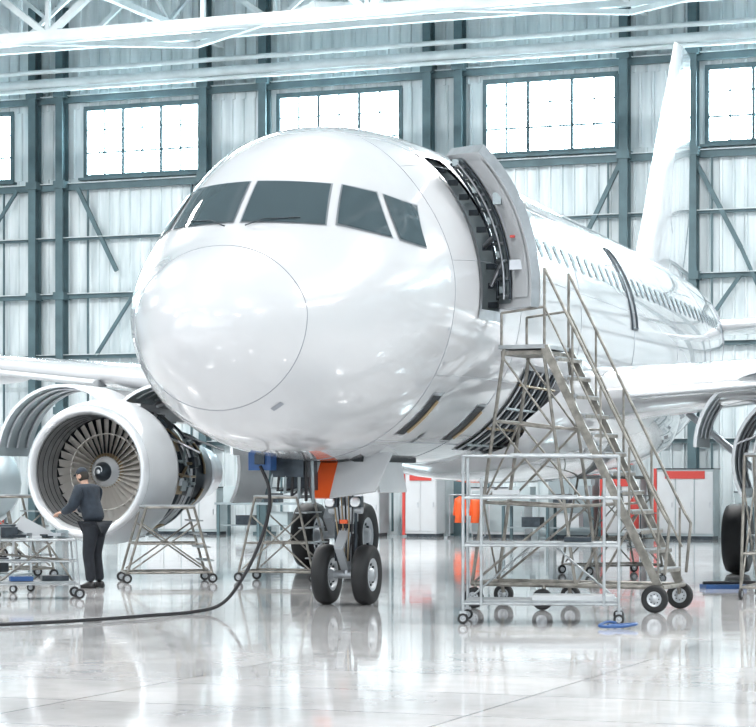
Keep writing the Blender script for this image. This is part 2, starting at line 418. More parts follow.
Pin=[[hinge(surf(D0+(D1-D0)*i/8,ph0+(ph1-ph0)*j/n,-.12),ANG) for j in range(n+1)] for i in range(9)]
dr.grid(Pout,M_white); dr.grid(Pin,M_white2)
for i in (0,8): dr.grid([Pout[i],Pin[i]],M_metal,False)
for j in (0,n): dr.grid([[r[j] for r in Pout],[r[j] for r in Pin]],M_metal,False)
def din(u,v,o=-.15): return hinge(surf(D0+(D1-D0)*u,ph0+(ph1-ph0)*v,o),ANG)
dr.grid([[din(.60+.36*i/3,.03+.94*j/n,-.135) for j in range(n+1)] for i in range(4)],M_wire)
dr.grid([[din(.06+.48*i/3,.06+.88*j/n,-.14) for j in range(n+1)] for i in range(4)],M_white2)
for k in range(9):
    v=.07+k*.105; dr.tube(din(.62,v),din(.95,v),.02,M_metal,8); dr.box(din(.8,v+.04,-.16),(.08,.06,.08),M_dgrey if k%2 else M_wire)
dr.path([din(.72,v/20,-.18) for v in range(1,20)],.018,M_metal,8)
dr.path([din(.57,v/20,-.16) for v in range(1,20)],.016,M_dgrey,8)
dr.path([din(.97,v/20,-.16) for v in range(1,20)],.016,M_dgrey,8)
dr.box(din(.34,.66,-.15),(.10,.10,.14),M_wire); dr.box(din(.30,.42,-.16),(.06,.03,.03),M_red)
dr.box(din(.3,.25,-.16),(.2,.05,.12),M_metal)
dr.tube(surf(D1-.05,.3,-.1),din(.8,.45,-.1),.035,M_metal); dr.tube(surf(D1-.05,.05,-.1),din(.8,.3,-.1),.03,M_metal)
dr.obj('entry_door',plane)
def foil(n=14,t=.12):
    up=[];lo=[]
    for i in range(n+1):
        x=(1-math.cos(math.pi*i/n))/2
        y=5*t*(.2969*math.sqrt(x)-.126*x-.3516*x*x+.2843*x**3-.1015*x**4)
        up.append((x,y*1.15)); lo.append((x,-y*.85))
    return up+lo[::-1][1:-1]
def loft(mb,secs,m,vertical=False,t=.12):
    R=[]
    for lat,le,ch,z,tt in secs:
        F=foil(t=tt)
        R.append([ (lat+ (y*ch), le+x*ch, z) if vertical else (lat,le+x*ch,z+y*ch) for x,y in F])
    mb.grid(R,m,True,False,True); mb.poly(R[-1],m); mb.poly(R[0],m)
for sd,nm in ((1,'wing_left'),(-1,'wing_right')):
    w=MB()
    loft(w,[(sd*1.2,9.6,7.0,2.72,.13),(sd*2.1,10.2,6.3,2.82,.13),(sd*4.2,11.35,5.0,3.04,.135),(sd*6.4,12.5,3.9,3.26,.13),(sd*11.5,15.15,2.7,3.78,.12),(sd*16.6,17.8,1.5,4.3,.10)],M_white)
    loft(w,[(sd*6.9,12.55,.75,3.18,.16),(sd*11.5,14.98,.6,3.69,.16),(sd*16.3,17.5,.45,4.18,.16)],M_white2)
    loft(w,[(sd*2.6,10.2,.85,2.80,.18),(sd*5.0,11.55,.8,3.03,.18)],M_lip)
    for L,le in ((4.2,15.2),(7.6,15.3),(10.6,16.4)):
        w.lathe((sd*L,le,2.85+.11*(L-4)),(0,1,.02),[(.01,-1.2),(.16,-.7),(.22,0),(.16,.9),(.01,1.7)],M_white2,16)
    w.hexa([(sd*16.62,18.3,3.9),(sd*16.55,18.3,3.9),(sd*16.55,19.3,4.1),(sd*16.62,19.3,4.1),(sd*16.7,18.7,4.9),(sd*16.66,18.7,4.9),(sd*16.66,19.5,4.9),(sd*16.7,19.5,4.9)],M_white)
    w.obj(nm,plane)
bf=MB(); R=[]
for q,ww,zb,ztp in ((8.6,1.5,1.85,2.4),(9.2,1.95,1.68,2.9),(10.2,2.15,1.58,3.2),(12,2.25,1.52,3.3),(15,2.25,1.52,3.3),(17.5,2.15,1.6,3.1),(19,1.8,1.8,2.6)):
    R.append([(ww*math.cos(a),q,ztp+(ztp-zb)*math.sin(a)*(abs(math.sin(a))**-.25 if abs(math.sin(a))>.01 else 1)) for a in [math.pi+math.pi*i/24 for i in range(25)]])
bf.grid(R,M_white,True); bf.obj('belly_fairing',plane)
tf=MB()
loft(tf,[(0,23.8,6.9,5.85,.045),(0,24.4,6.3,6.15,.07),(0,25.5,5.3,7.4,.08),(0,28.9,2.1,11.5,.07)],M_white,True)
tf.obj('vertical_fin',plane)
ts=MB()
for sd in (1,-1): loft(ts,[(sd*.5,27.4,3.9,4.95,.09),(sd*1.4,28.0,3.4,5.0,.09),(sd*6.2,30.8,1.4,5.5,.09)],M_white)
ts.obj('tailplane',plane)
def engine(nm,X,Y,Z):
    e=MB(); o=(X,Y,Z); ax=(0,1,0); F=.80
    e.lathe(o,ax,[(.86,F),(.862,.5),(.87,.3),(.895,.12)],M_metal,72)
    e.lathe(o,ax,[(.895,.12),(.925,.04),(.965,0),(1.01,.03),(1.05,.12)],M_lip,72)
    e.lathe(o,ax,[(1.05,.12),(1.10,.3),(1.14,.6),(1.155,.95),(1.155,1.02),(1.02,1.02)],M_white2,72)
    for q,rr in ((.16,.889),(.30,.868),(.46,.860),(.62,.857)): e.lathe(o,ax,[(rr,q),(rr-.006,q+.01),(rr,q+.02)],M_dgrey,64)
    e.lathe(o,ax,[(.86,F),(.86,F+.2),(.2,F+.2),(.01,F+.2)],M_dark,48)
    NB=36
    for k in range(NB):
        a=2*math.pi*k/NB; P=[]
        for i in range(7):
            r=.24+(.845-.24)*i/6; tw=rad(40+28*i/6); c=.085+.035*math.sin(math.pi*i/6)+.015*i/6; row=[]
            for t in (-1,-.3,.4,1):
                tang=math.sin(tw)*c*t*.62; axl=math.cos(tw)*c*t
                aa=a+tang/r; row.append((X+r*math.cos(aa),Y+F+.02+axl+.012*math.cos(t*2),Z+r*math.sin(aa)))
            P.append(row)
        e.grid(P,M_blade,True)
    e.lathe(o,ax,[(.60,F-.02),(.612,F-.03),(.612,F+.08),(.60,F+.1)],M_blade,48)
    e.lathe(o,ax,[(.002,F-.32),(.05,F-.285),(.11,F-.21),(.155,F-.13)],M_dgrey,32)
    e.lathe(o,ax,[(.155,F-.13),(.205,F-.06),(.25,F)],M_lip,32)
    e.lathe(o,ax,[(.25,F-.02),(.30,F+.03)],M_copper,32)
    e.lathe(o,ax,[(.002,F-.325),(.03,F-.305),(.035,F-.30)],M_lip,24)
    sp=[]
    for i in range(18):
        t=i/17; r=.05+.07*t; a=t*3.6; sp.append((X+r*math.cos(a),Y+F-.285+(r-.05)*1.25-.004,Z+r*math.sin(a)))
    e.path(sp,.008,M_white2,6)
    e.lathe(o,ax,[(1.0,1.02),(1.0,1.15),(.95,1.17),(.95,1.55),(.99,1.57),(.99,1.66),(.93,1.68),(.93,2.1),(.98,2.12),(.98,2.2),(.72,2.3),(.60,2.5),(.58,3.1),(.66,3.3),(.66,3.7),(.5,3.9)],M_dgrey,56)
    e.lathe(o,ax,[(.52,3.85),(.56,3.8),(.54,4.1),(.44,4.75),(.42,4.75),(.40,4.2)],M_metal,48)
    e.lathe(o,ax,[(.3,4.2),(.22,4.8),(.02,5.2)],M_copper,32)
    rnd=random.Random(7)
    for k in range(26):
        a=rnd.uniform(0,2*math.pi); r0=.99; y0=rnd.uniform(1.15,1.5); y1=rnd.uniform(1.8,2.2); a2=a+rnd.uniform(-.5,.5)
        mm=rnd.choice((M_metal,M_copper,M_wire,M_dgrey))
        P=[(X+(r0+.03)*math.cos(a+(a2-a)*min(1,max(0,(i-2)/3))),Y+y0+(y1-y0)*i/7,Z+(r0+.03)*math.sin(a+(a2-a)*min(1,max(0,(i-2)/3)))) for i in range(8)]
        e.path(P,rnd.uniform(.012,.03),mm,6)
        P=[(X+.68*math.cos(a+i*.12),Y+2.5+k*.045,Z+.68*math.sin(a+i*.12)) for i in range(8)]
        e.path(P,rnd.uniform(.012,.028),mm,6)
        bx=rnd.uniform(0,2*math.pi); e.box((X+1.0*math.cos(bx),Y+rnd.uniform(1.25,2.0),Z+1.0*math.sin(bx)),(rnd.uniform(.1,.24),rnd.uniform(.12,.3),rnd.uniform(.1,.24)),mm,Matrix.Rotation(-bx,3,'Y'))
    for q in (1.3,1.42,1.85,2.0): e.lathe(o,ax,[(.955,q),(.985,q+.01),(.985,q+.03),(.955,q+.04)],M_metal,48)
    def shell(r,y0,y1,a0,a1,hx,hz,rot,m_out,m_in):
        for rr,mm in ((r,m_out),(r-.05,m_in)):
            P=[]
            for i in range(5):
                row=[]
                for j in range(19):
                    a=a0+(a1-a0)*j/18; x=rr*math.cos(a)-hx; z=rr*math.sin(a)-hz
                    x2=x*math.cos(rot)-z*math.sin(rot)+hx; z2=x*math.sin(rot)+z*math.cos(rot)+hz
                    row.append((X+x2,Y+y0+(y1-y0)*i/4,Z+z2))
                P.append(row)
            e.grid(P,mm,True)
            if rr==r: PO=P
            else:
                for i in (0,4): e.grid([PO[i],P[i]],M_lip,False)
                for j in (0,18): e.grid([[q[j] for q in PO],[q[j] for q in P]],M_lip,False)
        for f in (.2,.5,.8):
            P=[]
            for j in range(1,18):
                a=a0+(a1-a0)*j/18; x=(r-.07)*math.cos(a)-hx; z=(r-.07)*math.sin(a)-hz
                P.append((X+x*math.cos(rot)-z*math.sin(rot)+hx,Y+y0+(y1-y0)*f,Z+x*math.sin(rot)+z*math.cos(rot)+hz))
            e.path(P,.02,M_metal,6)
    r=1.16
    shell(r,1.06,2.25,rad(82),rad(-48),r*math.cos(rad(82)),r*math.sin(rad(82)),rad(48),M_white2,M_wire)
    shell(r,1.06,2.25,rad(98),rad(228),r*math.cos(rad(98)),r*math.sin(rad(98)),rad(-48),M_white2,M_wire)
    shell(1.12,2.35,3.7,rad(80),rad(-60),1.12*math.cos(rad(80)),1.12*math.sin(rad(80)),rad(30),M_white2,M_dgrey)
    shell(1.12,2.35,3.7,rad(100),rad(240),1.12*math.cos(rad(100)),1.12*math.sin(rad(100)),rad(-30),M_white2,M_dgrey)
    for sx in (-1,1):
        e.tube((X+sx*.75,Y+1.3,Z+.6),(X+sx*1.45,Y+1.2,Z+.3),.018,M_metal); e.tube((X+sx*.8,Y+2.1,Z+.6),(X+sx*1.5,Y+2.1,Z+.35),.018,M_metal)
    e.hexa([(X-.18,Y+1.7,Z+.85),(X+.18,Y+1.7,Z+.85),(X+.2,Y+5.2,Z+.85),(X-.2,Y+5.2,Z+.85),(X-.14,Y+1.9,Z+1.25),(X+.14,Y+1.9,Z+1.25),(X+.18,Y+5.2,Z+1.75),(X-.18,Y+5.2,Z+1.75)],M_white2)
    e.obj(nm,plane)
engine('engine_right',-5.96,10.2,1.70)
engine('engine_left',5.45,10.2,1.80)
ng=MB(); GY=5.2
ng.tube((0,GY+.05,2.0),(0,GY,.9),.085,M_hub,16); ng.tube((0,GY,.95),(0,GY-.02,.38),.055,M_metal,16)
ng.tube((-.3,GY-.02,.38),(.3,GY-.02,.38),.05,M_hub,12)
for sx in (-1,1):
    ng.wheel((sx*.265,GY-.02,.38),(1,0,0),.38,.22)
    ng.tube((sx*.05,GY+.1,1.5),(sx*.28,GY+.9,1.95),.035,M_hub)
    ng.tube((sx*.13,GY-.05,.55),(sx*.13,GY-.05,1.25),.022,M_dgrey)
    ng.box((sx*.16,GY-.12,1.30),(.16,.10,.14),M_dgrey); ng.lathe((sx*.17,GY-.17,1.30),(0,-1,0),[(.06,0),(.07,.03),(.055,.035),(.001,.03)],M_lip,16)
ng.box((0,GY-.02,1.15),(.24,.2,.2),M_hub); ng.box((0,GY-.02,.97),(.20,.18,.10),M_dgrey); ng.box((0,GY-.13,1.05),(.10,.04,.05),M_orange)
ng.beam((0,GY-.1,.95),(0,GY-.34,.72),.12,.04,M_hub); ng.beam((0,GY-.34,.72),(0,GY-.08,.45),.10,.04,M_hub)
ng.tube((-.22,GY-.05,1.2),(.22,GY-.05,1.2),.05,M_hub); ng.tube((0,GY,1.8),(0,GY+1.1,1.95),.04,M_hub)
for k in range(6): ng.path([(-.12+.05*k,GY-.09,1.7),(-.14+.05*k,GY-.12,1.35),(-.09+.04*k,GY-.14,1.0),(-.04+.02*k,GY-.1,.55)],.010,M_black if k%2 else M_copper,6)
def slab(mb,pts,t,m1,m2=None):
    a=[Vector(p) for p in pts]; nrm=(a[1]-a[0]).cross(a[2]-a[0]).normalized()*t
    mb.hexa(a+[p+nrm for p in a],m1)
slab(ng,[(-.42,4.95,1.84),(-.42,6.1,1.84),(-.50,6.1,1.40),(-.50,4.95,1.40)],.04,M_white2)
slab(ng,[(.44,4.95,1.84),(.44,6.1,1.84),(.52,6.1,1.42),(.52,4.95,1.42)],.04,M_white2)
slab(ng,[(-.06,4.45,1.93),(.15,4.45,1.93),(.08,4.25,1.36),(-.16,4.25,1.36)],.04,M_orange)
slab(ng,[(.15,4.46,1.90),(.80,4.56,1.92),(.64,4.36,1.44),(.08,4.26,1.36)],.04,M_white2)
ng.box((0,5.6,1.86),(.9,2.3,.12),M_dark)
ng.obj('nose_landing_gear',plane)
eq=MB()
eq.box((-.38,3.15,1.80),(.28,.2,.22),M_blue); eq.box((-.37,3.04,1.82),(.12,.05,.12),M_dgrey)
eq.box((-.18,3.7,1.74),(.42,.5,.26),M_dgrey); eq.box((-.16,3.95,1.56),(.28,.35,.22),M_dgrey)
for k in range(7): eq.path([(-.36+k*.08,3.5,1.8),(-.38+k*.09,3.43,1.48-.03*k),(-.22+k*.04,3.7,1.46)],.02,M_black if k%2 else M_wire,6)
eq.obj('ground_power_receptacle',plane)
for sx,nm in ((1,'main_landing_gear_left'),(-1,'main_landing_gear_right')):
    mg=MB(); X=sx*3.8; Y=16.0
    mg.tube((X,Y,3.0),(X,Y,1.2),.14,M_hub,16); mg.tube((X,Y,1.3),(X,Y,.58),.09,M_metal,16)
    mg.tube((X-.6,Y,.585),(X+.6,Y,.585),.07,M_hub)
    for q in (-.46,.46): mg.wheel((X+q,Y,.585),(1,0,0),.585,.42)
    mg.tube((X,Y,1.6),(X-sx*1.3,Y,2.7),.06,M_hub); mg.beam((X,Y-.1,1.2),(X,Y-.4,.9),.16,.05,M_hub); mg.beam((X,Y-.4,.9),(X,Y-.1,.62),.14,.05,M_hub)
    slab(mg,[(X+sx*.35,Y-.6,2.9),(X+sx*.35,Y+.6,2.9),(X+sx*.42,Y+.6,1.4),(X+sx*.42,Y-.6,1.4)],.05,M_white2)
    mg.obj(nm,plane)

# ------------------------------------------------------------ power cable
cb=MB()
def cr_curve(P,n=12):
    P=[Vector(p) for p in P]; out=[]
    for i in range(len(P)-1):
        p0=P[max(i-1,0)];p1=P[i];p2=P[i+1];p3=P[min(i+2,len(P)-1)]
        for k in range(n):
            t=k/n; out.append(.5*((2*p1)+(p2-p0)*t+(2*p0-5*p1+4*p2-p3)*t*t+(3*p1-p0-3*p2+p3)*t**3))
    out.append(P[-1]); return out
R=Matrix.Rotation(TH,4,'Z'); bx,by,bz=PL+R@Vector((-.37,3.05,1.74))
cb.path(cr_curve([(bx,by,bz),(bx+.10,by-.05,1.5),(bx+.10,by-.05,1.2),(bx-.02,by,.8),(bx-.22,by,.4),(bx-.45,by+.05,.12),(bx-.75,by-.1,.03),(bx-1.3,by-1.0,.03),(bx-2.0,by-1.9,.03),(bx-3.0,by-2.6,.03),(bx-4.6,by-2.9,.03),(bx-7,by-3.4,.03)]),.021,M_black,10)
cb.obj('ground_power_cable')

# ------------------------------------------------------------ rolling access stairs
sr=MB(); L=3.2; W=.85; RX=1.44
for y in (-W/2,W/2):
    sr.beam((0,y,L),(RX,y,.32),.04,.10,M_yellow)
    sr.tube((0,y,L+.95),(RX+.05,y,1.2),.019,M_yellow); sr.tube((0,y,L+.48),(RX+.03,y,.76),.014,M_yellow)
    for k in range(5):
        t=k/4; x=RX*t; z=L+(.32-L)*t; sr.tube((x,y,z),(x,y,z+.95-.03*t),.015,M_yellow)
    sr.path([(RX+.05,y,1.2),(RX+.14,y,1.05),(RX+.08,y,.45)],.02,M_yellow)
    for x,hh in ((-.56,.42),(0,.95)): sr.tube((x,y,L),(x,y,L+hh),.018,M_yellow)
    sr.tube((-.56,y,L+.42),(0,y,L+.48),.016,M_yellow)
    sr.tube((-.52,y,L),(-.95,y,.3),.024,M_yellow); sr.tube((-.02,y,L),(.40,y,.3),.022,M_yellow)
    sr.tube((-.95,y,.3),(RX+.05,y,.3),.028,M_yellow)
    sr.tube((-.66,y,2.3),(.12,y,2.2),.018,M_yellow); sr.tube((-.80,y,1.3),(.26,y,1.25),.018,M_yellow); sr.tube((-.80,y,1.3),(.12,y,2.2),.016,M_yellow)
    sr.tube((-.56,y,L-.1),(.12,y,2.2),.014,M_yellow); sr.tube((-.66,y,2.3),(.26,y,1.25),.014,M_yellow)
    sr.tube((-.95,y,.3),(.26,y,1.25),.016,M_yellow); sr.tube((.26,y,1.25),(.98,y,1.3),.016,M_yellow); sr.tube((.40,y,.3),(.98,y,1.3),.016,M_yellow)
    sr.tube((.12,y,2.2),(.50,y,2.2),.014,M_yellow)
sr.box((-.29,0,L),(.60,W+.06,.05),M_tread); sr.box((-.29,0,L-.07),(.56,W,.05),M_yellow)
for k in range(12):
    t=(k+.6)/12.4; x=RX*t; z=L+(.32-L)*t; sr.box((x+.02,0,z),(.19,W-.04,.03),M_tread); sr.box((x+.11,0,z-.02),(.015,W-.04,.04),M_yellow)
for x in (-.95,.40,RX+.05): sr.tube((x,-W/2,.3),(x,W/2,.3),.028,M_yellow)
sr.tube((-.80,-W/2,1.3),(-.80,W/2,1.3),.018,M_yellow); sr.tube((-.66,-W/2,2.3),(-.66,W/2,2.3),.018,M_yellow)
sr.tube((-.80,-W/2,1.3),(-.66,W/2,2.3),.014,M_yellow); sr.tube((-.95,W/2,.3),(-.80,-W/2,1.3),.014,M_yellow)
for x,r in ((-.9,.13),(.0,.13),(RX-.02,.165)):
    for sy in (-1,1):
        sr.wheel((x,sy*(W/2+.07),r),(0,1,0),r,.07); sr.tube((x,sy*(W/2+.07),r),(x,sy*W/2,.3),.025,M_yellow)
sr.obj('rolling_access_stairs',None,(2.20,27.7,0),-rad(25))

# ------------------------------------------------------------ shelf work stand (silver)
wk=MB(); LX,LY=1.70,.8
for x in (-LX/2,-LX/2+.2,LX/2-.16,LX/2):
    for y in (-LY/2,LY/2):
        if abs(x)<LX/2-.01 and y>0: continue
        top=1.84 if abs(x)>LX/2-.01 else 1.6
        wk.tube((x,y,.12 if abs(x)>LX/2-.01 else .2),(x,y,top),.017,M_silver)
for z in (.22,.86,1.38,1.84):
    for y in (-LY/2,LY/2): wk.tube((-LX/2,y,z),(LX/2,y,z),.015,M_silver)
    for x in (-LX/2,LX/2): wk.tube((x,-LY/2,z),(x,LY/2,z),.015,M_silver)
wk.box((0,0,.24),(LX-.04,LY-.04,.03),M_tread); wk.box((0,.0,.88),(LX-.04,LY-.04,.02),M_tread); wk.box((-.2,.1,1.4),(LX*.7,LY*.7,.02),M_tread)
wk.tube((-LX/2,LY/2,.22),(-.1,LY/2,.86),.012,M_silver); wk.tube((LX/2,LY/2,.22),(.1,LY/2,.86),.012,M_silver)
wk.box((-.4,.1,1.44),(.3,.2,.05),M_white2); wk.box((.4,.05,.92),(.3,.25,.05),M_dgrey)
wk.box((.35,0,.28),(.9,.5,.05),M_white2); wk.box((.1,.1,1.865),(.9,.4,.02),M_tread)
for x in (-LX/2,LX/2):
    for y in (-LY/2,LY/2):
        wk.wheel((x,y-.02,.06),(0,1,0),.06,.04); wk.box((x,y,.125),(.07,.07,.03),M_silver)
wk.obj('tool_shelf_stand',None,(1.82,25.0,0),rad(-6))
hm=MB()
hm.path(cr_curve([(0,0,.03),(.15,.1,.03),(.3,-.05,.05),(.1,-.2,.03),(-.1,-.1,.03),(0,.1,.06),(.1,.12,.05)]),.016,M_blue,8)
hm.obj('blue_air_hose',None,(2.45,23.95,0))

# ------------------------------------------------------------ tubular work steps
def steps(name,loc,rot,w=1.25,h=1.25,d=.9):
    s=MB()
    for y in (-d/2,d/2):
        s.tube((-w/2,y,.14),(-w*.28,y,h),.02,M_yellow); s.tube((w/2,y,.14),(w*.28,y,h),.02,M_yellow)
        s.tube((-w/2,y,.16),(w/2,y,.16),.018,M_yellow); s.tube((-w*.4,y,.6),(w*.4,y,.6),.014,M_yellow)
        s.tube((-w*.45,y,.2),(w*.34,y,h*.8),.013,M_yellow); s.tube((w*.45,y,.2),(-w*.34,y,h*.8),.013,M_yellow)
        s.tube((-w*.28,y,h),(w*.28,y,h),.018,M_yellow)
    for x,z in ((-w/2,.16),(w/2,.16),(-w*.28,h),(w*.28,h),(-w*.4,.6)): s.tube((x,-d/2,z),(x,d/2,z),.016,M_yellow)
    s.box((0,0,h+.02),(w*.6,d,.03),M_tread)
    for k in range(4):
        t=(k+1)/5; s.box((w/2-(w*.22)*t,0,.14+(h-.14)*t),(.18,d-.06,.02),M_tread)
    for x in (-w/2,w/2):
        for y in (-d/2,d/2): s.wheel((x,y,.075),(0,1,0),.075,.045)
    s.obj(name,None,loc,rot)
steps('work_platform_steps',(-3.25,34.6,0),rad(12),1.3,1.15)
steps('work_platform_steps',(-1.45,34.9,0),rad(-15),1.2,1.3)
steps('work_platform_steps',(-5.9,36.0,0),rad(25),1.2,1.3)
steps('work_platform_steps',(3.9,37.5,0),rad(25),1.4,1.6)
steps('work_platform_steps',(5.35,30.0,0),rad(70),1.2,1.9,.8)

# ------------------------------------------------------------ tool trolleys left
tt=MB()
for x in (-.55,.55):
    for y in (-.3,.3): tt.tube((x,y,.1),(x*.9,y,.8),.014,M_silver); tt.wheel((x,y,.07),(0,1,0),.07,.045)
for z in (.2,.5,.78):
    for y in (-.3,.3): tt.tube((-.53,y,z),(.53,y,z),.012,M_silver)
    for x in (-.53,.53): tt.tube((x,-.3,z),(x,.3,z),.012,M_silver)
tt.box((0,0,.78),(1.0,.56,.03),M_tread); tt.box((0,0,.22),(1.0,.56,.03),M_tread)
tt.box((-.2,-.1,.27),(.3,.26,.06),M_blue); tt.box((.25,0,.27),(.35,.3,.07),M_dgrey)
tt.tube((.45,.1,.5),(-.75,0,.62),.016,M_yellow); tt.tube((.5,-.1,.2),(.1,-.2,.8),.014,M_yellow); tt.tube((-.5,.1,.2),(.2,-.2,.75),.014,M_yellow)
for k in range(7):
    tt.box((-.38+.13*k,(-1)**k*.08,.81+.02*(k%3)),(.2,.12,.04),(M_white2,M_dgrey,M_metal)[k%3],Matrix.Rotation(k*.5,3,'Z'))
tt.box((.0,.12,.90),(.5,.04,.18),M_white2,Matrix.Rotation(.5,3,'Y')); tt.box((-.35,.05,.88),(.22,.2,.14),M_dgrey); tt.box((.35,.0,.86),(.15,.2,.1),M_wire)
tt.obj('tool_trolley',None,(-4.55,29.9,0),rad(14))
t2=MB()
for x in (-.4,.4):
    for y in (-.25,.25): t2.tube((x,y,.08),(x,y,.8),.016,M_silver); t2.wheel((x,y,.06),(0,1,0),.06,.04)
for z in (.25,.8): t2.box((0,0,z),(.86,.54,.03),M_wire)
t2.box((-.1,0,.38),(.4,.3,.2),M_dgrey); t2.box((.15,0,.88),(.35,.3,.14),M_dgrey); t2.tube((-.4,-.25,.8),(-.5,-.25,1.1),.014,M_silver)
t2.obj('tool_trolley',None,(-5.35,31.6,0),rad(-20))

# ------------------------------------------------------------ mechanic
mech=empty('mechanic',(-4.12,32.7,0),-rad(32))
M_cloth=mat('navy_workwear',(.028,.040,.058),.85,noise=.4,nscale=12,bump=.4)
M_trou=mat('dark_trousers',(.016,.02,.028),.85,noise=.3,nscale=12)
M_skin=mat('skin',(.58,.36,.27),.5); M_hair=mat('hair_dark',(.03,.025,.02),.7); M_shoe=mat('black_shoe',(.012,.012,.013),.4)
def skinobj(name,verts,edges,radii,root,m,parent,sub=2):
    me=bpy.data.meshes.new(name); me.from_pydata(verts,edges,[]); ob=bpy.data.objects.new(name,me); scn.collection.objects.link(ob)
    me.materials.append(m); ob.parent=parent
    md=ob.modifiers.new('skin','SKIN'); md.use_smooth_shade=True
    sv=me.skin_vertices[0].data if me.skin_vertices else None
    if sv:
        for i,r in enumerate(radii): sv[i].radius=r if isinstance(r,tuple) else (r,r); sv[i].use_root=(i==root)
    sb=ob.modifiers.new('sub','SUBSURF'); sb.levels=sub; sb.render_levels=sub
    return ob
V=[(0,0,.93),(-.03,0,1.10),(-.09,0,1.28),(-.14,0,1.42),(-.165,0,1.50),
   (-.12,-.19,1.42),(-.19,-.275,1.18),(-.44,-.18,1.10),
   (-.12,.19,1.42),(-.22,.27,1.19),(-.46,.16,1.13),(-.30,-.24,1.14),(-.32,.23,1.16)]
E=[(0,1),(1,2),(2,3),(3,4),(3,5),(5,6),(6,11),(11,7),(3,8),(8,9),(9,12),(12,10)]
Rr=[(.20,.165),(.185,.155),(.21,.165),(.165,.13),(.07,.07),(.108,.108),(.082,.082),(.052,.052),(.108,.108),(.082,.082),(.052,.052),(.070,.070),(.070,.070)]
skinobj('jacket',V,E,Rr,0,M_cloth,mech)
V=[(0,0,.96),(.01,-.10,.88),(.0,-.105,.70),(-.03,-.11,.50),(.01,-.115,.28),(.03,-.12,.09),
   (.01,.10,.88),(-.03,.105,.70),(-.07,.115,.50),(-.04,.125,.28),(-.01,.13,.09)]
E=[(0,1),(1,2),(2,3),(3,4),(4,5),(0,6),(6,7),(7,8),(8,9),(9,10)]
Rr=[(.165,.145),(.125,.125),(.11,.11),(.09,.09),(.082,.082),(.075,.075),(.125,.125),(.11,.11),(.09,.09),(.082,.082),(.075,.075)]
skinobj('trousers',V,E,Rr,0,M_trou,mech)
for nm,x,y in (('shoe_left',.03,-.12),('shoe_right',-.01,.13)):
    s=MB(); Rw=[]
    for q,w,h in ((.075,.03,.05),(.06,.042,.095),(.0,.048,.11),(-.08,.048,.085),(-.15,.052,.06),(-.2,.04,.045),(-.215,.015,.03)):
        Rw.append([(x+q,y+w*math.cos(a),max(0.0,h/2+h/2*math.sin(a)*1.0)) for a in [2*math.pi*i/14 for i in range(14)]])
    s.grid(Rw,M_shoe,True,False,True); s.poly(Rw[0],M_shoe); s.poly(Rw[-1],M_shoe); s.obj(nm,mech)
hd=MB(); hc=Vector((-.225,0,1.63)); Rw=[]
tilt=Matrix.Rotation(rad(-16),3,'Y')
for i in range(25):
    la=math.pi*i/24-math.pi/2; row=[]
    for j in range(32):
        lo=2*math.pi*j/32; x=-math.cos(lo)*math.cos(la)*.098; y=math.sin(lo)*math.cos(la)*.078; z=math.sin(la)*.12
        if z<0: x*=1-.1*(-z/.12); y*=1-.28*(-z/.12)
        f=max(0,-x/.098)
        if f>.8 and abs(y)<.022:
            x-= .026*math.exp(-((z+.018)/.018)**2)*(1-abs(y)/.022)+.006*math.exp(-((z+.055)/.010)**2)+.008*math.exp(-((z+.095)/.016)**2)
        if f>.6 and .012<abs(y)<.05: x+=.009*math.exp(-((z-.005)/.012)**2)
        row.append(hc+tilt@Vector((x,y,z)))
    Rw.append(row)
hd.grid(Rw,M_skin,True,False,True)
hd.tube((-.165,0,1.46),(-.20,0,1.57),.06,M_skin,16,.054)
for sy in (-1,1):
    c=hc+tilt@Vector((.005,sy*.076,-.01)); hd.lathe(c,(0,sy,0),[(.03,-.004),(.034,.006),(.028,.014),(.012,.008),(.001,.004)],M_skin,14)
    hd.lathe(hc+tilt@Vector((-.085,sy*.030,.006)),(-1,0,0),[(.012,0),(.010,.004),(.001,.007)],M_white2,10); hd.lathe(hc+tilt@Vector((-.0885,sy*.030,.006)),(-1,0,0),[(.005,0.003),(.001,.005)],M_hair,8)
hd.box(hc+tilt@Vector((-.093,0,-.055)),(.006,.04,.005),M_red)
hd.obj('head',mech)
hr=MB(); Rw=[]
for i in range(14):
    la=rad(-38+ i*9.8); row=[]
    for j in range(25):
        lo=rad(-108+216*j/24); x=math.cos(lo)*math.cos(la)*.103; y=math.sin(lo)*math.cos(la)*.082; z=math.sin(la)*.122
        if z<0: y*=1-.15*(-z/.118)
        row.append(hc+tilt@Vector((x,y,z)))
    Rw.append(row)
hr.grid(Rw,M_hair,True); hr.obj('hair',mech)
cp=MB(); Rw=[]
for i in range(12):
    la=rad(20+70*i/11); Rw.append([hc+tilt@Vector((math.cos(lo)*math.cos(la)*.110,math.sin(lo)*math.cos(la)*.090,math.sin(la)*.130)) for lo in [2*math.pi*j/28 for j in range(28)]])
cp.grid(Rw,M_cloth,True,False,True)
for zz in (0,.008): cp.grid([[hc+tilt@Vector((-(.09+.065*i/4)*math.cos(a*(1-.1*i)),.07*math.sin(a),.042-.012*i/4+zz)) for a in [rad(-75+150*j/10) for j in range(11)]] for i in range(5)],M_cloth,True)
cp.obj('cap',mech)
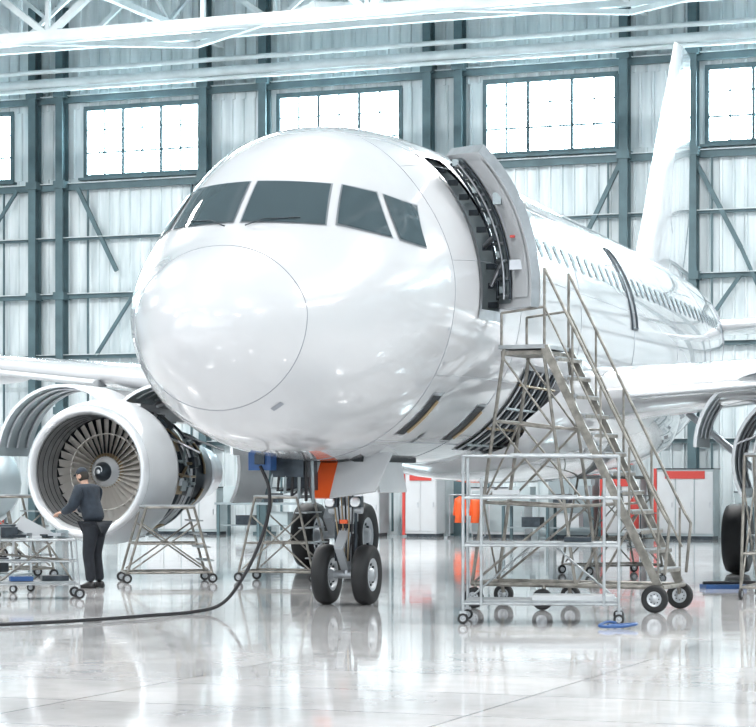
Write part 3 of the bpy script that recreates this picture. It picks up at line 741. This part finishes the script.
def hand(nm,w,d,side):
    d=Vector(d).normalized(); upv=Vector((0,0,1)); lat=d.cross(upv).normalized()*side; n=lat.cross(d).normalized()
    if n.z<0:n=-n
    w=Vector(w); vs=[w-d*.02,w+d*.03,w+d*.075]; ed=[(0,1),(1,2)]; rr=[(.03,.026),(.038,.019),(.04,.016)]
    for k,(o,l) in enumerate(((-.03,.070),(-.010,.080),(.010,.075),(.029,.060))):
        b=w+d*.055+lat*o; i0=len(vs)
        vs+=[b,b+d*.035,b+d*(.035+l*.45)-n*.010,b+d*(.035+l*.75)-n*.034,b+d*(.035+l*.85)-n*.052]
        ed+=[(1,i0),(i0,i0+1),(i0+1,i0+2),(i0+2,i0+3),(i0+3,i0+4)]; rr+=[.010,.0095,.009,.0085,.0075]
    i0=len(vs); b=w+d*.02-lat*.025
    vs+=[b-lat*.012,b-lat*.035+d*.03-n*.01,b-lat*.04+d*.06-n*.025]; ed+=[(1,i0),(i0,i0+1),(i0+1,i0+2)]; rr+=[.014,.011,.009]
    skinobj(nm,[tuple(v) for v in vs],ed,rr,0,M_skin,mech,2)
hand('hand_left',(-.475,-.165,1.095),(-1,.15,-.12),1); hand('hand_right',(-.495,.145,1.128),(-1,-.12,-.1),-1)

# ------------------------------------------------------------ background equipment along the back wall
def loc_w(u,y,z=0): return Vector(HL)+Matrix.Rotation(HR,4,'Z')@Vector((u,y,z))
def cabinet(name,u,w,h,d,body,door,kind=0,y=-1.6,trim=None):
    c=MB(); c.box((0,0,h/2+.06),(w,d,h-.06),body); c.box((0,0,.05),(w-.06,d-.06,.1),M_dgrey)
    n=max(1,int(round(w/.5)))
    for k in range(n):
        x=-w/2+w*(k+.5)/n
        if kind==0:
            c.box((x,-d/2-.012,h/2+.06),(w/n-.04,.02,h-.2),door); c.box((x+w/n*.32,-d/2-.03,h/2),(.03,.03,.14),M_metal)
        else:
            for q in range(4): c.box((x,-d/2-.012,.2+(h-.2)*(q+.5)/4),(w/n-.04,.02,(h-.2)/4-.03),door); c.box((x,-d/2-.035,.2+(h-.2)*(q+.7)/4),(w/n*.5,.02,.02),M_metal)
    if trim: c.box((-w/2-.04,0,h/2+.05),(.08,d+.06,h),trim); c.box((0,-d/2-.03,h-.12),(w*.7,.03,.2),trim)
    c.box((0,0,h+.04),(w+.04,d+.04,.03),M_dgrey)
    c.obj(name,None,loc_w(u,y),HR)
for u,w,h,b,dd,k,tr in ((-12.8,1.6,1.5,M_cab,M_wire,0,None),(-8.2,1.2,1.1,M_cab,M_cab,1,None),(-5.2,2.2,1.3,M_cab,M_white2,0,None),(0.3,1.0,1.6,M_cab,M_white2,0,None),(2.0,.9,1.75,M_white2,M_white2,0,M_red),(4.2,1.5,1.3,M_white2,M_cab,0,None),(6.2,1.2,1.9,M_cab,M_wire,0,None),(7.6,1.0,1.6,M_cab,M_white2,0,M_red),(9.3,1.5,1.8,M_cab,M_white2,0,M_red),(11.2,1.2,1.2,M_cab,M_cab,1,None)):
    cabinet('storage_cabinet' if k==0 else 'tool_cabinet',u,w,h,.7,b,dd,k,-1.6,tr)
jk=MB(); q=.72
jk.tube((-.5,0,.05),(-.5,0,1.6*q),.02,M_metal); jk.tube((.5,0,.05),(.5,0,1.6*q),.02,M_metal); jk.tube((-.5,0,1.6*q),(.5,0,1.6*q),.02,M_metal)
for x in (-.5,.5): jk.box((x,0,.03),(.06,.5,.05),M_metal)
for x in (-.2,.25):
    jk.lathe((x,0,1.55*q),(0,0,-1),[(.03,0),(.13,.06),(.15,.2),(.13,.5),(.15,.7),(.14,.71)],M_orange,16)
    for sx in (-1,1): jk.tube((x+sx*.11,0,1.45*q),(x+sx*.17,0,.6),.045,M_orange,10,.035)
jk.obj('coat_rack',None,loc_w(3.55,-2.6),HR)
for u in (8.3,-10.3):
    fe=MB(); fe.lathe((0,0,.2),(0,0,1),[(.01,0),(.11,.02),(.12,.1),(.12,.75),(.09,.85),(.04,.9),(.03,1.0)],M_red,20)
    fe.wheel((-.17,.1,.16),(1,0,0),.16,.05); fe.wheel((.17,.1,.16),(1,0,0),.16,.05); fe.tube((-.17,.1,.16),(.17,.1,.16),.02,M_dgrey)
    for sx in (-1,1): fe.tube((sx*.12,.12,.16),(sx*.12,.2,1.25),.015,M_dgrey)
    fe.tube((-.12,.2,1.25),(.12,.2,1.25),.015,M_dgrey); fe.box((0,0,1.2),(.1,.08,.08),M_dgrey)
    fe.obj('fire_extinguisher_cart',None,loc_w(u,-3.3),HR)
for u in (-2.2,6.0,12.6):
    bn=MB(); bn.box((0,0,.9),(2.6,.8,.06),M_wire)
    for x in (-1.2,0,1.2):
        for y in (-.35,.35): bn.box((x,y,.45),(.07,.07,.9),M_steel)
    bn.box((-.8,0,1.15),(.6,.5,.45),M_cab); bn.box((.3,0,1.06),(.4,.4,.25),M_dgrey); bn.tube((1.0,0,.93),(1.0,0,1.5),.05,M_metal); bn.box((1.0,-.1,1.5),(.3,.4,.2),M_cab)
    bn.box((0,0,.3),(2.4,.6,.03),M_wire); bn.box((.5,0,.5),(.6,.4,.36),M_white2 if u>5 and u<7 else M_cab); bn.box((-.5,0,.45),(.5,.4,.26),M_dgrey)
    bn.obj('workbench',None,loc_w(u,-3.0),HR)
es=MB(); es.lathe((0,0,1.5),(0,1,0),[(.3,-1),(.75,-.8),(.9,-.2),(.8,.5),(.45,1)],M_wire,28)
for x in (-.7,.7):
    for y in (-.7,.7): es.tube((x,y,.1),(x*.7,y,1.2),.04,M_yellow); es.wheel((x,y,.1),(0,1,0),.1,.06)
    es.tube((x,-.7,.3),(x,.7,.3),.04,M_yellow)
es.obj('engine_transport_stand',None,(-7.9,44,0),rad(20))
bl=MB(); bl.box((0,0,.03),(.6,.35,.06),M_blue); bl.tube((-.3,0,.08),(1.6,.1,.08),.025,M_black)  # flat blue mat on the floor, black tube laid over it
bl.obj('blue_floor_mat',None,(5.0,32.6,0),rad(8))

# ------------------------------------------------------------ world, camera
w=bpy.data.worlds.new('overcast_sky'); scn.world=w; w.use_nodes=True
bg=w.node_tree.nodes['Background']; bg.inputs[0].default_value=(.90,.95,1,1); bg.inputs[1].default_value=2.6
cd=bpy.data.cameras.new('camera'); cam=bpy.data.objects.new('camera',cd); scn.collection.objects.link(cam)
cam.location=(0,0,1.6); cam.rotation_euler=(rad(90),0,0); cd.sensor_width=36; cd.lens=2250/756*36; cd.shift_y=114.5/756
cd.clip_end=300; scn.camera=cam
scn.view_settings.view_transform='Standard'; scn.view_settings.exposure=0.3
